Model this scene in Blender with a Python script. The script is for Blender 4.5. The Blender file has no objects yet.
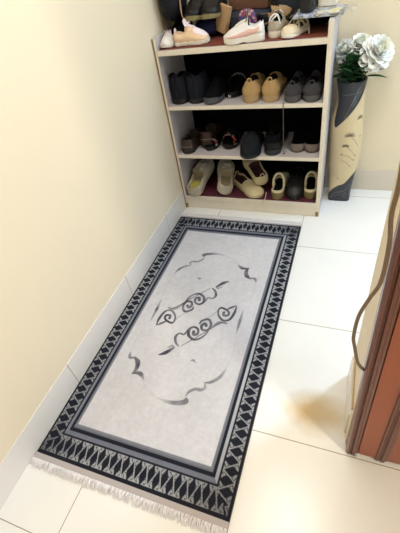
import bpy, bmesh, math, random
import numpy as np
from mathutils import Vector, Matrix, Euler
random.seed(7)
rng = np.random.default_rng(5)
S = bpy.context.scene
COL = S.collection
PI = math.pi
R = math.radians

def lin(c):
    return tuple((x/255/12.92 if x/255 <= .04045 else ((x/255+.055)/1.055)**2.4) for x in c)

# ------------------------------------------------------------------ materials
def mat(name, rgb, rough=.6, metal=0, spec=.5, bump=0, bscale=200, var=0, vscale=30, trans=0, alpha=1, coat=0, sheen=0):
    m = bpy.data.materials.new(name); m.use_nodes = True
    nt = m.node_tree; b = nt.nodes['Principled BSDF']
    c = lin(rgb) + (1,)
    b.inputs['Base Color'].default_value = c
    b.inputs['Roughness'].default_value = rough
    b.inputs['Metallic'].default_value = metal
    b.inputs['Specular IOR Level'].default_value = spec
    b.inputs['Transmission Weight'].default_value = trans
    b.inputs['Alpha'].default_value = alpha
    b.inputs['Coat Weight'].default_value = coat
    b.inputs['Sheen Weight'].default_value = sheen
    tc = nt.nodes.new('ShaderNodeTexCoord')
    if var:
        n = nt.nodes.new('ShaderNodeTexNoise'); n.inputs['Scale'].default_value = vscale
        n.inputs['Detail'].default_value = 5
        nt.links.new(tc.outputs['Object'], n.inputs['Vector'])
        mx = nt.nodes.new('ShaderNodeMix'); mx.data_type = 'RGBA'
        mx.inputs[6].default_value = tuple(x*(1-var) for x in c[:3]) + (1,)
        mx.inputs[7].default_value = tuple(min(1, x*(1+var)) for x in c[:3]) + (1,)
        nt.links.new(n.outputs['Fac'], mx.inputs[0]); nt.links.new(mx.outputs[2], b.inputs['Base Color'])
    if bump:
        n = nt.nodes.new('ShaderNodeTexNoise'); n.inputs['Scale'].default_value = bscale
        nt.links.new(tc.outputs['Object'], n.inputs['Vector'])
        bp = nt.nodes.new('ShaderNodeBump'); bp.inputs['Strength'].default_value = bump; bp.inputs['Distance'].default_value = .002
        nt.links.new(n.outputs['Fac'], bp.inputs['Height']); nt.links.new(bp.outputs['Normal'], b.inputs['Normal'])
    return m

def attr_mat(name, rough=.8, spec=.3, nscale=0, namp=0, bump=0, bscale=500, coat=0):
    m = bpy.data.materials.new(name); m.use_nodes = True
    nt = m.node_tree; b = nt.nodes['Principled BSDF']
    b.inputs['Roughness'].default_value = rough; b.inputs['Specular IOR Level'].default_value = spec
    b.inputs['Coat Weight'].default_value = coat
    a = nt.nodes.new('ShaderNodeAttribute'); a.attribute_name = 'dye'
    out = a.outputs['Color']
    tc = nt.nodes.new('ShaderNodeTexCoord')
    if namp:
        n = nt.nodes.new('ShaderNodeTexNoise'); n.inputs['Scale'].default_value = nscale
        n.inputs['Detail'].default_value = 8; n.inputs['Roughness'].default_value = .65
        nt.links.new(tc.outputs['Object'], n.inputs['Vector'])
        mr = nt.nodes.new('ShaderNodeMapRange'); mr.inputs[1].default_value = .3; mr.inputs[2].default_value = .7
        mr.inputs[3].default_value = 1-namp; mr.inputs[4].default_value = 1+namp*.6
        nt.links.new(n.outputs['Fac'], mr.inputs[0])
        mx = nt.nodes.new('ShaderNodeVectorMath'); mx.operation = 'SCALE'
        nt.links.new(out, mx.inputs[0]); nt.links.new(mr.outputs[0], mx.inputs['Scale'])
        out = mx.outputs[0]
    nt.links.new(out, b.inputs['Base Color'])
    if bump:
        n = nt.nodes.new('ShaderNodeTexNoise'); n.inputs['Scale'].default_value = bscale
        nt.links.new(tc.outputs['Object'], n.inputs['Vector'])
        bp = nt.nodes.new('ShaderNodeBump'); bp.inputs['Strength'].default_value = bump; bp.inputs['Distance'].default_value = .002
        nt.links.new(n.outputs['Fac'], bp.inputs['Height']); nt.links.new(bp.outputs['Normal'], b.inputs['Normal'])
    return m

M = {}
def tile_mat(name, base, ox, oy, T, axes, rough=.25, painted_shadow=False, gw=.0026, grout=(158,144,124)):
    """ceramic tiles: thin grout lines on a world grid along the given axes"""
    m = bpy.data.materials.new(name); m.use_nodes = True
    nt = m.node_tree; b = nt.nodes['Principled BSDF']; N = nt.nodes.new; L = nt.links.new
    b.inputs['Roughness'].default_value = rough; b.inputs['Specular IOR Level'].default_value = .4
    g = N('ShaderNodeNewGeometry'); sp = N('ShaderNodeSeparateXYZ'); L(g.outputs['Position'], sp.inputs[0])
    masks = []
    for ax, o in zip('XYZ', (ox, oy, 0)):
        if ax not in axes: continue
        def mth(op, a, bb=None):
            n = N('ShaderNodeMath'); n.operation = op
            for i, v in enumerate((a, bb)):
                if v is None: continue
                if isinstance(v, (int, float)): n.inputs[i].default_value = v
                else: L(v, n.inputs[i])
            return n.outputs[0]
        v = mth('ADD', sp.outputs[ax], -o + T*20.5)
        v = mth('DIVIDE', v, T); v = mth('FRACT', v); v = mth('SUBTRACT', v, .5); v = mth('ABSOLUTE', v)
        v = mth('LESS_THAN', v, gw/T/2)
        masks.append(v)
    mk = masks[0]
    if len(masks) > 1:
        n = N('ShaderNodeMath'); n.operation = 'MAXIMUM'; L(masks[0], n.inputs[0]); L(masks[1], n.inputs[1]); mk = n.outputs[0]
    no = N('ShaderNodeTexNoise'); no.inputs['Scale'].default_value = 3.5; no.inputs['Detail'].default_value = 6
    L(g.outputs['Position'], no.inputs['Vector'])
    mx0 = N('ShaderNodeMix'); mx0.data_type = 'RGBA'
    c = lin(base)
    mx0.inputs[6].default_value = tuple(x*.94 for x in c) + (1,); mx0.inputs[7].default_value = tuple(min(1, x*1.04) for x in c) + (1,)
    L(no.outputs['Fac'], mx0.inputs[0]); col = mx0.outputs[2]
    if painted_shadow:
        # wall end's shadow with a yellowish fringe, painted into the tile colour
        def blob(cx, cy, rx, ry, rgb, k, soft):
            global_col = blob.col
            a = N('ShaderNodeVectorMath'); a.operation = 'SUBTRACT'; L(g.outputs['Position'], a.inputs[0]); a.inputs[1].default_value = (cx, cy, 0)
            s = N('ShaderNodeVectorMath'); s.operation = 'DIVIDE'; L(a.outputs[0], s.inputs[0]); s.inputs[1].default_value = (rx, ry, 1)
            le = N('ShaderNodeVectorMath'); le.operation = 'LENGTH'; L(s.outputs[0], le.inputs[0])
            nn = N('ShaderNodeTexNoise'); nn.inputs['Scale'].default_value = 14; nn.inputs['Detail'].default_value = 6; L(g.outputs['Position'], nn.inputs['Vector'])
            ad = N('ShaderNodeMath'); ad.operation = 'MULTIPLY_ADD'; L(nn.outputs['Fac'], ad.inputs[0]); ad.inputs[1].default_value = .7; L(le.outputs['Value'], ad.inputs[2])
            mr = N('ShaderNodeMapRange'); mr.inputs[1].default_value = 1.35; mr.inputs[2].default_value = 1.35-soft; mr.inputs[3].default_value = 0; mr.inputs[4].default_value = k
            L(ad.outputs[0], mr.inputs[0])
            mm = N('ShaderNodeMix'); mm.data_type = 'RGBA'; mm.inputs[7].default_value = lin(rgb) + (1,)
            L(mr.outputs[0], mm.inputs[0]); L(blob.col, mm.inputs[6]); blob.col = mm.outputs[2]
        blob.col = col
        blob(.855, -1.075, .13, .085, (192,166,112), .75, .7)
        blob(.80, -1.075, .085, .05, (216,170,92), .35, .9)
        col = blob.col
    mx = N('ShaderNodeMix'); mx.data_type = 'RGBA'; L(mk, mx.inputs[0]); L(col, mx.inputs[6]); mx.inputs[7].default_value = lin(grout) + (1,)
    L(mx.outputs[2], b.inputs['Base Color'])
    return m

# ------------------------------------------------------------------ mesh helpers
class MB:
    def __init__(s): s.v = []; s.f = []; s.mi = []
    def add(s, v, f, mi=0):
        o = len(s.v); s.v += [tuple(p) for p in v]
        for i, q in enumerate(f):
            s.f.append(tuple(o+k for k in q)); s.mi.append(mi if isinstance(mi, int) else mi[i])
        return s
    def xf(s, mtx):
        s.v = [tuple(mtx @ Vector(p)) for p in s.v]; return s
    def box(s, x0, x1, y0, y1, z0, z1, mi=0, bev=0):
        bm = bmesh.new()
        bmesh.ops.create_cube(bm, size=1)
        for v in bm.verts: v.co = ((x0+x1)/2+v.co.x*(x1-x0), (y0+y1)/2+v.co.y*(y1-y0), (z0+z1)/2+v.co.z*(z1-z0))
        if bev: bmesh.ops.bevel(bm, geom=bm.edges[:], offset=bev, segments=2, affect='EDGES')
        bm.verts.index_update()
        s.add([v.co[:] for v in bm.verts], [[v.index for v in f.verts] for f in bm.faces], mi); bm.free(); return s
    def tube(s, pts, r, n=7, mi=0, cap=True, flat=1):
        pts = [Vector(p) for p in pts]; K = len(pts)
        rr = r if isinstance(r, (list, tuple)) else [r]*K
        V = []; up = Vector((.013, .021, 1)).normalized(); side = None
        for i in range(K):
            t = (pts[min(i+1, K-1)]-pts[max(i-1, 0)]).normalized()
            if side is None:
                side = t.cross(up)
                if side.length < .2: side = t.cross(Vector((1, 0, 0)))
            side = (side - t*side.dot(t)).normalized(); u = side.cross(t)
            for k in range(n):
                a = 2*PI*k/n; V.append(pts[i]+side*math.cos(a)*rr[i]+u*math.sin(a)*rr[i]*flat)
        F = [(i*n+k, i*n+(k+1) % n, (i+1)*n+(k+1) % n, (i+1)*n+k) for i in range(K-1) for k in range(n)]
        if cap: F += [tuple(range(n))[::-1], tuple(range((K-1)*n, K*n))]
        return s.add(V, F, mi)
    def grid(s, P, mi=0, closed=False):
        """P: rows of points"""
        r, c = len(P), len(P[0])
        V = [p for row in P for p in row]; F = []; MI = []
        for i in range(r-1):
            for j in range(c if closed else c-1):
                F.append((i*c+j, i*c+(j+1) % c, (i+1)*c+(j+1) % c, (i+1)*c+j))
                MI.append(mi(i, j) if callable(mi) else mi)
        return s.add(V, F, MI)
    def prism(s, poly, y0, y1, mi=0):
        n = len(poly)
        V = [(p[0], y0, p[1]) for p in poly] + [(p[0], y1, p[1]) for p in poly]
        return s.add(V, [tuple(range(n))] + [tuple(range(n, 2*n))[::-1]] + [(i, i+n, (i+1) % n+n, (i+1) % n) for i in range(n)], mi)
    def build(s, name, mats, parent=None, smooth=True, loc=None, sub=0, solid=0):
        me = bpy.data.meshes.new(name); me.from_pydata(s.v, [], s.f)
        if not isinstance(mats, (list, tuple)): mats = [mats]
        for m in mats: me.materials.append(m)
        me.polygons.foreach_set('material_index', s.mi)
        bm = bmesh.new(); bm.from_mesh(me)
        bmesh.ops.remove_doubles(bm, verts=bm.verts[:], dist=1e-5)
        bmesh.ops.recalc_face_normals(bm, faces=bm.faces[:]); bm.to_mesh(me); bm.free()
        o = bpy.data.objects.new(name, me); COL.objects.link(o)
        if smooth:
            me.polygons.foreach_set('use_smooth', [True]*len(me.polygons))
            try: me.set_sharp_from_angle(angle=R(40))
            except Exception: pass
        if parent is not None: o.parent = parent
        if loc is not None: o.location = loc
        if solid:
            md = o.modifiers.new('thick', 'SOLIDIFY'); md.thickness = solid; md.offset = 0
        if sub:
            md = o.modifiers.new('sub', 'SUBSURF'); md.levels = sub; md.render_levels = sub
        return o

def tag(o, label, cat, group=None):
    o['label'] = label; o['category'] = cat
    if group: o['group'] = group
    return o
def thing(name, label, cat, loc, rz=0, group=None, rx=0, ry=0):
    o = bpy.data.objects.new(name, None); o.empty_display_size = .05; COL.objects.link(o)
    o.location = loc; o.rotation_euler = (rx, ry, rz)
    return tag(o, label, cat, group)
def struct(o): o['kind'] = 'structure'; return o

# ------------------------------------------------------------------ camera
cam = bpy.data.cameras.new('camera'); co = bpy.data.objects.new('camera', cam); COL.objects.link(co)
Rv = Vector((.93327901, .32709726, -.14831613)); Uv = Vector((-.12185127, .67684546, .72597004)); Fv = Vector((-.3378499, .65946009, -.67154288))
mtx = Matrix((Rv, Uv, -Fv)).transposed().to_4x4(); mtx.translation = (.8445, -1.6615, 1.1827)
co.matrix_world = mtx
cam.sensor_fit = 'HORIZONTAL'; cam.sensor_width = 36; cam.lens = 372.5751/400*36; cam.clip_start = .02
S.camera = co

# ------------------------------------------------------------------ the setting
PAINT = mat('wall_paint', (234,221,196), .55, spec=.3, bump=.05, bscale=60, var=.02, vscale=2)
CEIL = mat('ceiling_paint', (240,236,226), .8)
T = .45
M['floor'] = tile_mat('floor_tiles', (234,234,232), .214, -.2829, T, 'XY', painted_shadow=True)
M['skirt'] = tile_mat('skirting_tiles', (230,226,222), .214, -.2829, T, 'Y')
M['skirtx'] = tile_mat('skirting_tiles_back', (220,210,196), .35, -.2829, T, 'X')
YB = .246
XR, YN = 3.0, -3.6
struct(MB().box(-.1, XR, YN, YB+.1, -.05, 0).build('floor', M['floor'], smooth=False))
struct(MB().box(-.1, 0, YN, YB+.1, 0, 2.6).build('wall_left', PAINT, smooth=False))
# back wall with a window at its right end (outside the frame)
WX0, WX1, WZ0, WZ1 = 1.68, 2.12, .75, 2.0
w = MB()
w.box(0, WX0, YB, YB+.1, 0, 2.6).box(WX1, XR, YB, YB+.1, 0, 2.6).box(WX0, WX1, YB, YB+.1, 0, WZ0).box(WX0, WX1, YB, YB+.1, WZ1, 2.6)
struct(w.build('wall_back', PAINT, smooth=False))
WHITE_FRAME = mat('window_frame_white', (235,236,238), .4)
f = MB()
for a in ((WX0, WX0+.04), ((WX0+WX1)/2-.02, (WX0+WX1)/2+.02), (WX1-.04, WX1)): f.box(a[0], a[1], YB+.03, YB+.07, WZ0, WZ1)
for a in ((WZ0, WZ0+.04), (WZ1-.04, WZ1)): f.box(WX0, WX1, YB+.03, YB+.07, a[0], a[1])
struct(f.build('window_1', WHITE_FRAME, smooth=False))
PX, PF, PB = .936, -1.147, -.921
struct(MB().box(PX, XR, PF, PB, 0, 2.6).build('wall_right', PAINT, smooth=False))
struct(MB().box(-.1, XR, YN, YB+.1, 2.6, 2.65).build('ceiling', CEIL, smooth=False))
struct(MB().box(0, .0035, YN, YB, 0, .117, bev=.001).build('baseboard_left', M['skirt'], smooth=False))
struct(MB().box(.0035, XR, YB-.006, YB, 0, .117, bev=.001).build('baseboard_back', M['skirtx'], smooth=False))
struct(MB().box(PX-.006, PX, PF+.03, PB+.006, 0, .117, bev=.001).build('baseboard_right', M['skirt'], smooth=False))

# ---- wooden door in the front of the right wall
WOOD = mat('red_brown_wood', (112,62,44), .38, spec=.5, var=.22, vscale=9, coat=.25)
WOODL = mat('door_leaf_wood', (166,82,40), .38, spec=.5, var=.15, vscale=6, coat=.25)
for mm, sc in ((WOOD, (28, 28, 1.6)), (WOODL, (18, 18, 1.2))):
    nt = mm.node_tree; mp = nt.nodes.new('ShaderNodeMapping'); mp.inputs['Scale'].default_value = sc
    no = [n for n in nt.nodes if n.type == 'TEX_NOISE'][0]; tcn = [n for n in nt.nodes if n.type == 'TEX_COORD'][0]
    nt.links.new(tcn.outputs['Object'], mp.inputs[0]); nt.links.new(mp.outputs[0], no.inputs['Vector']); no.inputs['Scale'].default_value = 1
DY = PF-.001
door = bpy.data.objects.new('door_1', None); COL.objects.link(door); door.location = (.939, DY, 0); struct(door)
door.rotation_euler = (0, R(-1.1), 0)
def extr(poly, z0, z1):
    b = MB(); n = len(poly)
    V = [(p[0], p[1], z0) for p in poly] + [(p[0], p[1], z1) for p in poly]
    b.add(V, [tuple(range(n))[::-1], tuple(range(n, 2*n))] + [(i, (i+1) % n, (i+1) % n+n, i+n) for i in range(n)]); return b
# architrave: a moulded profile seen from the front, fluted
prof = [(0, -.002), (0, -.024), (.004, -.030), (.009, -.030), (.011, -.026), (.0135, -.026), (.016, -.031), (.022, -.031), (.025, -.024), (.030, -.022), (.033, -.020), (.033, -.002)]
extr(prof, .004, 2.02).build('door_frame', WOOD, door, smooth=False)
extr([(.033, -.002), (.033, -.023), (.74, -.023), (.74, -.002)], .006, 2.0).build('door_leaf', WOODL, door, smooth=False)
def strip(x):
    pr = [(0, 0), (.002, .007), (.007, .009), (.010, .004), (.013, .004), (.016, .010), (.023, .011), (.026, .004), (.030, .003), (.032, 0)]
    return extr([(x+d, -.0228-h*.7) for d, h in pr], .006, 2.0)
strip(.077).build('panel_moulding', WOOD, door, smooth=False)
strip(.64).build('panel_moulding', WOOD, door, smooth=False)
# small white cable clip at the foot of the frame
clip = MB(); clip.tube([(.033+.006*math.cos(a)+.004, -.036-.002, .014+.006*math.sin(a)) for a in np.linspace(R(-200), R(60), 12)], .0016)
clip.box(.030, .036, -.036, -.031, .006, .014)
clip.xf(Matrix.Translation((.939, DY, .012)) @ Euler((0, R(-1.1), 0)).to_matrix().to_4x4())
tag(clip.build('cable_clip', mat('white_plastic', (240,240,240), .4)), 'tiny white plastic clip at the foot of the brown door frame', 'clip')
struct(MB().box(PX-.004, PX, PF+.012, -.985, .180, .190, bev=.001).build('trim_1', mat('beige_trim', (186,160,112), .6), smooth=False))
# hanging cable beside the door frame
def spline(P, n=8):
    P = [Vector(p) for p in P]; out = []
    for i in range(len(P)-1):
        p0, p1, p2, p3 = P[max(i-1, 0)], P[i], P[i+1], P[min(i+2, len(P)-1)]
        for k in range(n):
            t = k/n
            out.append(.5*((2*p1)+(p2-p0)*t+(2*p0-5*p1+4*p2-p3)*t*t+(3*p1-p0-3*p2+p3)*t**3))
    out.append(P[-1]); return out
cab = [(.905, -1.184, 1.25), (.902, -1.184, 1.05), (.9095, -1.182, .903), (.9095, -1.182, .846), (.916, -1.182, .792), (.917, -1.184, .716), (.906, -1.182, .668), (.896, -1.180, .616), (.895, -1.179, .554), (.901, -1.178, .520), (.912, -1.176, .47), (.924, -1.170, .44), (.9385, -1.165, .42)]
tag(MB().tube(spline(cab), .0035, 8).build('cable', mat('brown_cable', (126,104,80), .5)), 'thin brown cable dangling beside the wooden door frame', 'cable')

# ------------------------------------------------------------------ rug
RX, RY, RW, RL = .0085, -.1386, .6555, 1.303
def build_rug():
    root = thing('rug', 'grey rug with black and silver scroll border and fringed ends on the floor', 'rug', (RX, RY, 0))
    nx, ny = 328, 650
    xs = np.linspace(0, RW, nx+1); ys = np.linspace(0, RL, ny+1)
    X, V = np.meshgrid(xs, ys)                       # V = distance from the far end
    BLACK = np.array(lin((24,27,38))); SILV = np.array(lin((182,184,190))); GREY = np.array(lin((108,112,126)))
    FIELD = np.array(lin((200,200,207)))
    col = np.empty(X.shape+(3,)); col[:] = FIELD
    # value noise for the marbled field
    def vnoise(fx, fy, seed):
        g = np.random.default_rng(seed).random((64, 64))
        a = X*fx; b = V*fy; i = np.floor(a).astype(int); j = np.floor(b).astype(int); u = a-i; v = b-j
        u = u*u*(3-2*u); v = v*v*(3-2*v)
        G = lambda p, q: g[q % 64, p % 64]
        return (G(i, j)*(1-u)+G(i+1, j)*u)*(1-v)+(G(i, j+1)*(1-u)+G(i+1, j+1)*u)*v
    nz = .5*vnoise(9, 7, 1)+.25*vnoise(23, 19, 2)+.15*vnoise(55, 47, 3)+.1*vnoise(120, 110, 4)
    col *= (.88+.2*nz)[..., None]
    warm = vnoise(4, 3, 9)
    col *= 1-.05*warm[..., None]*np.array([0, .4, 1.])
    dye = np.zeros(X.shape)                          # ornament ink amount
    # ---- centre ornament, drawn as tapering strokes
    cx, cy = .3285, .651
    def stroke(P, wd, tone=.8, n=10):
        P = np.array([p[:2] for p in [(*q, 0) for q in P]], float)
        Q = spline([(p[0], p[1], 0) for p in P], n)
        m = len(Q)
        wl = np.interp(np.linspace(0, 1, m), np.linspace(0, 1, len(wd)), wd) if isinstance(wd, (list, tuple)) else np.full(m, wd)
        tl = np.interp(np.linspace(0, 1, m), np.linspace(0, 1, len(tone)), tone) if isinstance(tone, (list, tuple)) else np.full(m, tone)
        for sgn in (1, -1):
            for k in range(m-1):
                ax, ay = (Q[k].x, Q[k].y) if sgn == 1 else (2*cx-Q[k].x, 2*cy-Q[k].y)
                bx, by = (Q[k+1].x, Q[k+1].y) if sgn == 1 else (2*cx-Q[k+1].x, 2*cy-Q[k+1].y)
                wk = max(wl[k], wl[k+1])+.004
                x0, x1 = min(ax, bx)-wk, max(ax, bx)+wk; y0, y1 = min(ay, by)-wk, max(ay, by)+wk
                i0, i1 = np.searchsorted(xs, x0), np.searchsorted(xs, x1)+1; j0, j1 = np.searchsorted(ys, y0), np.searchsorted(ys, y1)+1
                sx = X[j0:j1, i0:i1]; sy = V[j0:j1, i0:i1]
                if sx.size == 0: continue
                dx, dy = bx-ax, by-ay; l2 = dx*dx+dy*dy+1e-12
                t = np.clip(((sx-ax)*dx+(sy-ay)*dy)/l2, 0, 1)
                d = np.hypot(sx-ax-t*dx, sy-ay-t*dy)
                ww = wl[k]+(wl[k+1]-wl[k])*t
                a = np.clip((ww-d)/.0016+.5, 0, 1)*tl[k]
                dye[j0:j1, i0:i1] = np.maximum(dye[j0:j1, i0:i1], a)
    STROKES(stroke)
    INK = np.array(lin((66,66,78)))
    d = np.clip(dye*(.8+.4*(vnoise(40, 40, 12)-.3)), 0, 1)[..., None]
    col = col*(1-d)+INK*d
    # ---- border
    DS, DE = .089, .117
    dl, dr, dt, db = X, RW-X, V, RL-V
    f = np.minimum(np.minimum(dl, dr)/DS, np.minimum(dt, db)/DE)
    isend = np.minimum(dt, db)/DE < np.minimum(dl, dr)/DS
    m = f < 1
    def band(a, b, c): 
        k = (f >= a) & (f < b); col[k] = c
    fade = (f >= .88) & (f < 1.0)
    tt = np.clip((f[fade]-.88)/.12, 0, 1)[:, None]
    col[fade] = np.array(lin((92,96,108)))*(1-tt)+np.array(lin((128,130,140)))*tt
    band(-1, .10, BLACK); band(.6, .665, BLACK); band(.665, .78, GREY*1.0); band(.78, .885, BLACK)
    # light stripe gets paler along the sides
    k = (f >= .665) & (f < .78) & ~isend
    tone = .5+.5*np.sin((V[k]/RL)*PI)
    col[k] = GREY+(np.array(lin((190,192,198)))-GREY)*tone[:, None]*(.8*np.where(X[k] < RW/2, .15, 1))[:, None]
    # lattice band
    k = (f >= .10) & (f < .60)
    t = (f-.10)/.5                                    # 0 outer edge, 1 inner edge
    def lattice(s, t, per, wdt):
        """zig-zag silver line with a scroll at every turn and a black lozenge between turns"""
        u = (s/per) % 1.0
        z = np.abs(u*2-1)                             # 1 at outer turns (u=0), 0 at inner turns
        lineT = 1-z                                   # t of the line
        hx = per/2; slope = wdt/hx
        dline = np.abs(t-lineT)*wdt/math.sqrt(1+slope**2)
        out = np.zeros(t.shape)
        out = np.maximum(out, np.clip((.0015-dline)/.0012+.5, 0, 1))
        for tc, uc in ((0.0, 0.0), (1.0, .5)):
            du = np.abs((u-uc+.5) % 1.0-.5)*per       # distance along the band from this turn
            h = np.abs(t-tc)*wdt                      # height above this edge of the band
            tri = np.minimum(wdt*2*du/per-.001, wdt*(.86-2*du/per))-h
            fill = np.clip(tri/.0015+.5, 0, 1)*(h < wdt*.42)
            ex, ey = (du-per*.235)/(per*.17), (h-wdt*.165)/(wdt*.19)
            rr = np.hypot(ex, ey)
            ring = np.clip((.17-np.abs(rr-.62))/.12+.5, 0, 1)*~((ex > .2) & (ey < 0))
            out = np.maximum(out, fill*(.86-.72*ring))
        return np.clip(out, 0, 1)
    side_s = V-.02
    end_s = X-.006
    A = lattice(side_s, np.where(isend, 0, t), RL/23, DS*.5)
    B = lattice(end_s, np.where(isend, t, 0), RW/15, DE*.5)
    a = np.where(isend, B, A)
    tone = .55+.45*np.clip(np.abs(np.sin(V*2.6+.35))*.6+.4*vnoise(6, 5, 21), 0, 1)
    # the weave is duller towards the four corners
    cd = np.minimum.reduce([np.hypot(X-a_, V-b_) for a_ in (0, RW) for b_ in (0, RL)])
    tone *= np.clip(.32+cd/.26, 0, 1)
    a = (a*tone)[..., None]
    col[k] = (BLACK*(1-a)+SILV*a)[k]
    # vertices
    z = .0075+.0005*np.sin(X*40)*np.sin(V*31)
    edge = np.minimum(np.minimum(dl, dr), np.minimum(dt, db))
    z = np.where(edge < .001, .003, z)
    verts = np.stack([X, -V, z], -1).reshape(-1, 3)
    idx = np.arange((nx+1)*(ny+1)).reshape(ny+1, nx+1)
    faces = np.stack([idx[:-1, :-1], idx[1:, :-1], idx[1:, 1:], idx[:-1, 1:]], -1).reshape(-1, 4)
    me = bpy.data.meshes.new('rug_pile'); me.from_pydata(verts.tolist(), [], faces.tolist())
    at = me.attributes.new('dye', 'FLOAT_COLOR', 'POINT')
    at.data.foreach_set('color', np.concatenate([col.reshape(-1, 3), np.ones((len(verts), 1))], 1).astype(np.float32).ravel())
    me.polygons.foreach_set('use_smooth', [True]*len(me.polygons))
    me.materials.append(attr_mat('rug_weave', .85, .2, 60, .10, .35, 900))
    o = bpy.data.objects.new('pile', me); COL.objects.link(o); o.parent = root
    # underside / backing
    MB().box(.001, RW-.001, -RL+.001, -.001, .001, .006).build('backing', mat('rug_backing', (70,70,76), .9), root, smooth=False)
    BAND = mat('woven_band', (176,169,170), .85, bump=.3, bscale=700)
    FR = mat('fringe_cotton', (224,220,222), .9)
    for sgn, y0, ln in ((-1, -RL, .019), (1, 0, .014)):
        b = MB(); rows = []
        for i in range(41):
            x = RW*i/40
            rows.append([(x, y0-sgn*-.0005, .0062), (x, y0+sgn*ln*.33, .0066), (x, y0+sgn*ln*.66, .005), (x, y0+sgn*ln, .0035), (x, y0+sgn*ln, .0008), (x, y0, .0008)])
        b.grid(rows).build('end_band', BAND, root)
        fr = MB(); n = 230; fl = .025 if sgn < 0 else .03
        for i in range(n):
            x = RW*(i+.5)/n+random.uniform(-.0015, .0015); ys0 = y0+sgn*ln
            dx = random.uniform(-.006, .006)+.004*math.sin(i*.35); l = fl*random.uniform(.75, 1.08)
            h = random.uniform(.002, .0055)
            pts = [(x, ys0-sgn*.002, .003), (x+dx*.3, ys0+sgn*l*.35, .0028+h), (x+dx*.8, ys0+sgn*l*.7, .002+h*.6), (x+dx*1.3, ys0+sgn*l, .0018)]
            fr.tube(pts, [.0016, .0019, .0018, .0010], 5)
        fo = fr.build('fringe', FR, root); fo['kind'] = 'stuff'
    return root
def arc(cx, cy, r0, r1, a0, a1, n=9, ex=1, ey=1):
    return [(cx+(r0+(r1-r0)*i/(n-1))*math.cos(R(a0+(a1-a0)*i/(n-1)))*ex, cy+(r0+(r1-r0)*i/(n-1))*math.sin(R(a0+(a1-a0)*i/(n-1)))*ey) for i in range(n)]
def STROKES(st):
    # upper half of the medallion; each stroke is repeated turned by half a turn
    st([(.181,.736), (.179,.70), (.189,.660), (.214,.650), (.240,.672), (.248,.699)], [0.0010, 0.0058, 0.0053, 0.0048, 0.0044, 0.0029], 1)
    st([(.248,.699), (.240,.711), (.219,.706), (.202,.694), (.203,.678), (.219,.676), (.222,.690)], [0.0029, 0.0048, 0.0048, 0.0048, 0.0058, 0.0058, 0.0058], 1)
    st([(.181,.736), (.198,.722), (.214,.707)], [0.0010, 0.0058, 0.0038], .95)
    st([(.195,.637), (.223,.632), (.27,.573), (.336,.495)], [0.0038, 0.0034, 0.0024, 0.0019], [.7,1,.95,.8])
    st([(.195,.637), (.212,.642), (.232,.634), (.248,.61)], [0.0029, 0.0058, 0.0048, 0.0019], .6)
    st([(.301,.612), (.297,.628), (.272,.641), (.255,.619), (.259,.592), (.280,.586), (.290,.604), (.281,.618), (.272,.609)], [0.0029, 0.0048, 0.0058, 0.0053, 0.0048, 0.0053, 0.0058, 0.0067, 0.0067], 1)
    st([(.252,.606), (.262,.566), (.280,.542), (.302,.535), (.326,.550), (.333,.577), (.318,.592), (.298,.584), (.294,.563), (.307,.557), (.312,.570)], [0.0019, 0.0038, 0.0048, 0.0058, 0.0062, 0.0058, 0.0048, 0.0048, 0.0058, 0.0067, 0.0067], 1)
    st([(.338,.575), (.345,.549), (.365,.549), (.374,.530), (.363,.505), (.345,.491)], [0.0029, 0.0038, 0.0034, 0.0058, 0.0048, 0.0019], .95)
    st([(.409,.436), (.385,.452), (.362,.480)], [0.0010, 0.0087, 0.0048], 1)
    st([(.362,.480), (.372,.488), (.385,.474)], [0.0038, 0.0038, 0.0019], .7)
    st([(.248,.695), (.269,.661), (.30,.632)], [0.0038, 0.0019, 0.0010], .45)
    st([(.257,.438), (.268,.446), (.277,.441)], [0.0010, 0.0053, 0.0010], .65)
    # scalloped outline, top and upper right
    st([(.140,.440), (.152,.404), (.176,.378), (.198,.370)], [0.0025, 0.0063, 0.0063, 0.0013], [.3,.8,.8,.7])
    st([(.198,.370), (.190,.352), (.202,.339), (.216,.337)], [0.0013, 0.0050, 0.0050, 0.0025], .65)
    st([(.196,.342), (.222,.338), (.240,.322), (.245,.305)], [0.0037, 0.0063, 0.0050, 0.0013], .7)
    st([(.243,.300), (.238,.288), (.262,.275), (.300,.270), (.345,.276)], [0.0013, 0.0100, 0.0088, 0.0063, 0.0013], [.8,.85,.75,.5,.1])
    st([(.418,.326), (.440,.344), (.458,.345), (.473,.337)], [0.0025, 0.0088, 0.0063, 0.0013], [.4,.9,1,1])
    st([(.473,.337), (.466,.360), (.474,.388), (.497,.405)], [0.0013, 0.0075, 0.0100, 0.0025], 1)
    st([(.495,.402), (.512,.399), (.520,.410), (.523,.425)], [0.0025, 0.0063, 0.0063, 0.0013], [1,.9,.6,.3])
    # straight fading bars at the sides
    st([(.147,.725), (.147,.66), (.144,.592)], [.001,.0065,.001], [.3,.9,.2])
    # pale outline linking the scallops
    st([(.345,.276), (.40,.30), (.418,.326)], .002, .12)
    st([(.523,.425), (.527,.48), (.525,.53)], .002, .12)
    st([(.14,.44), (.134,.50), (.141,.585)], .002, .1)
build_rug()
#OBJS_BEGIN

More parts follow.
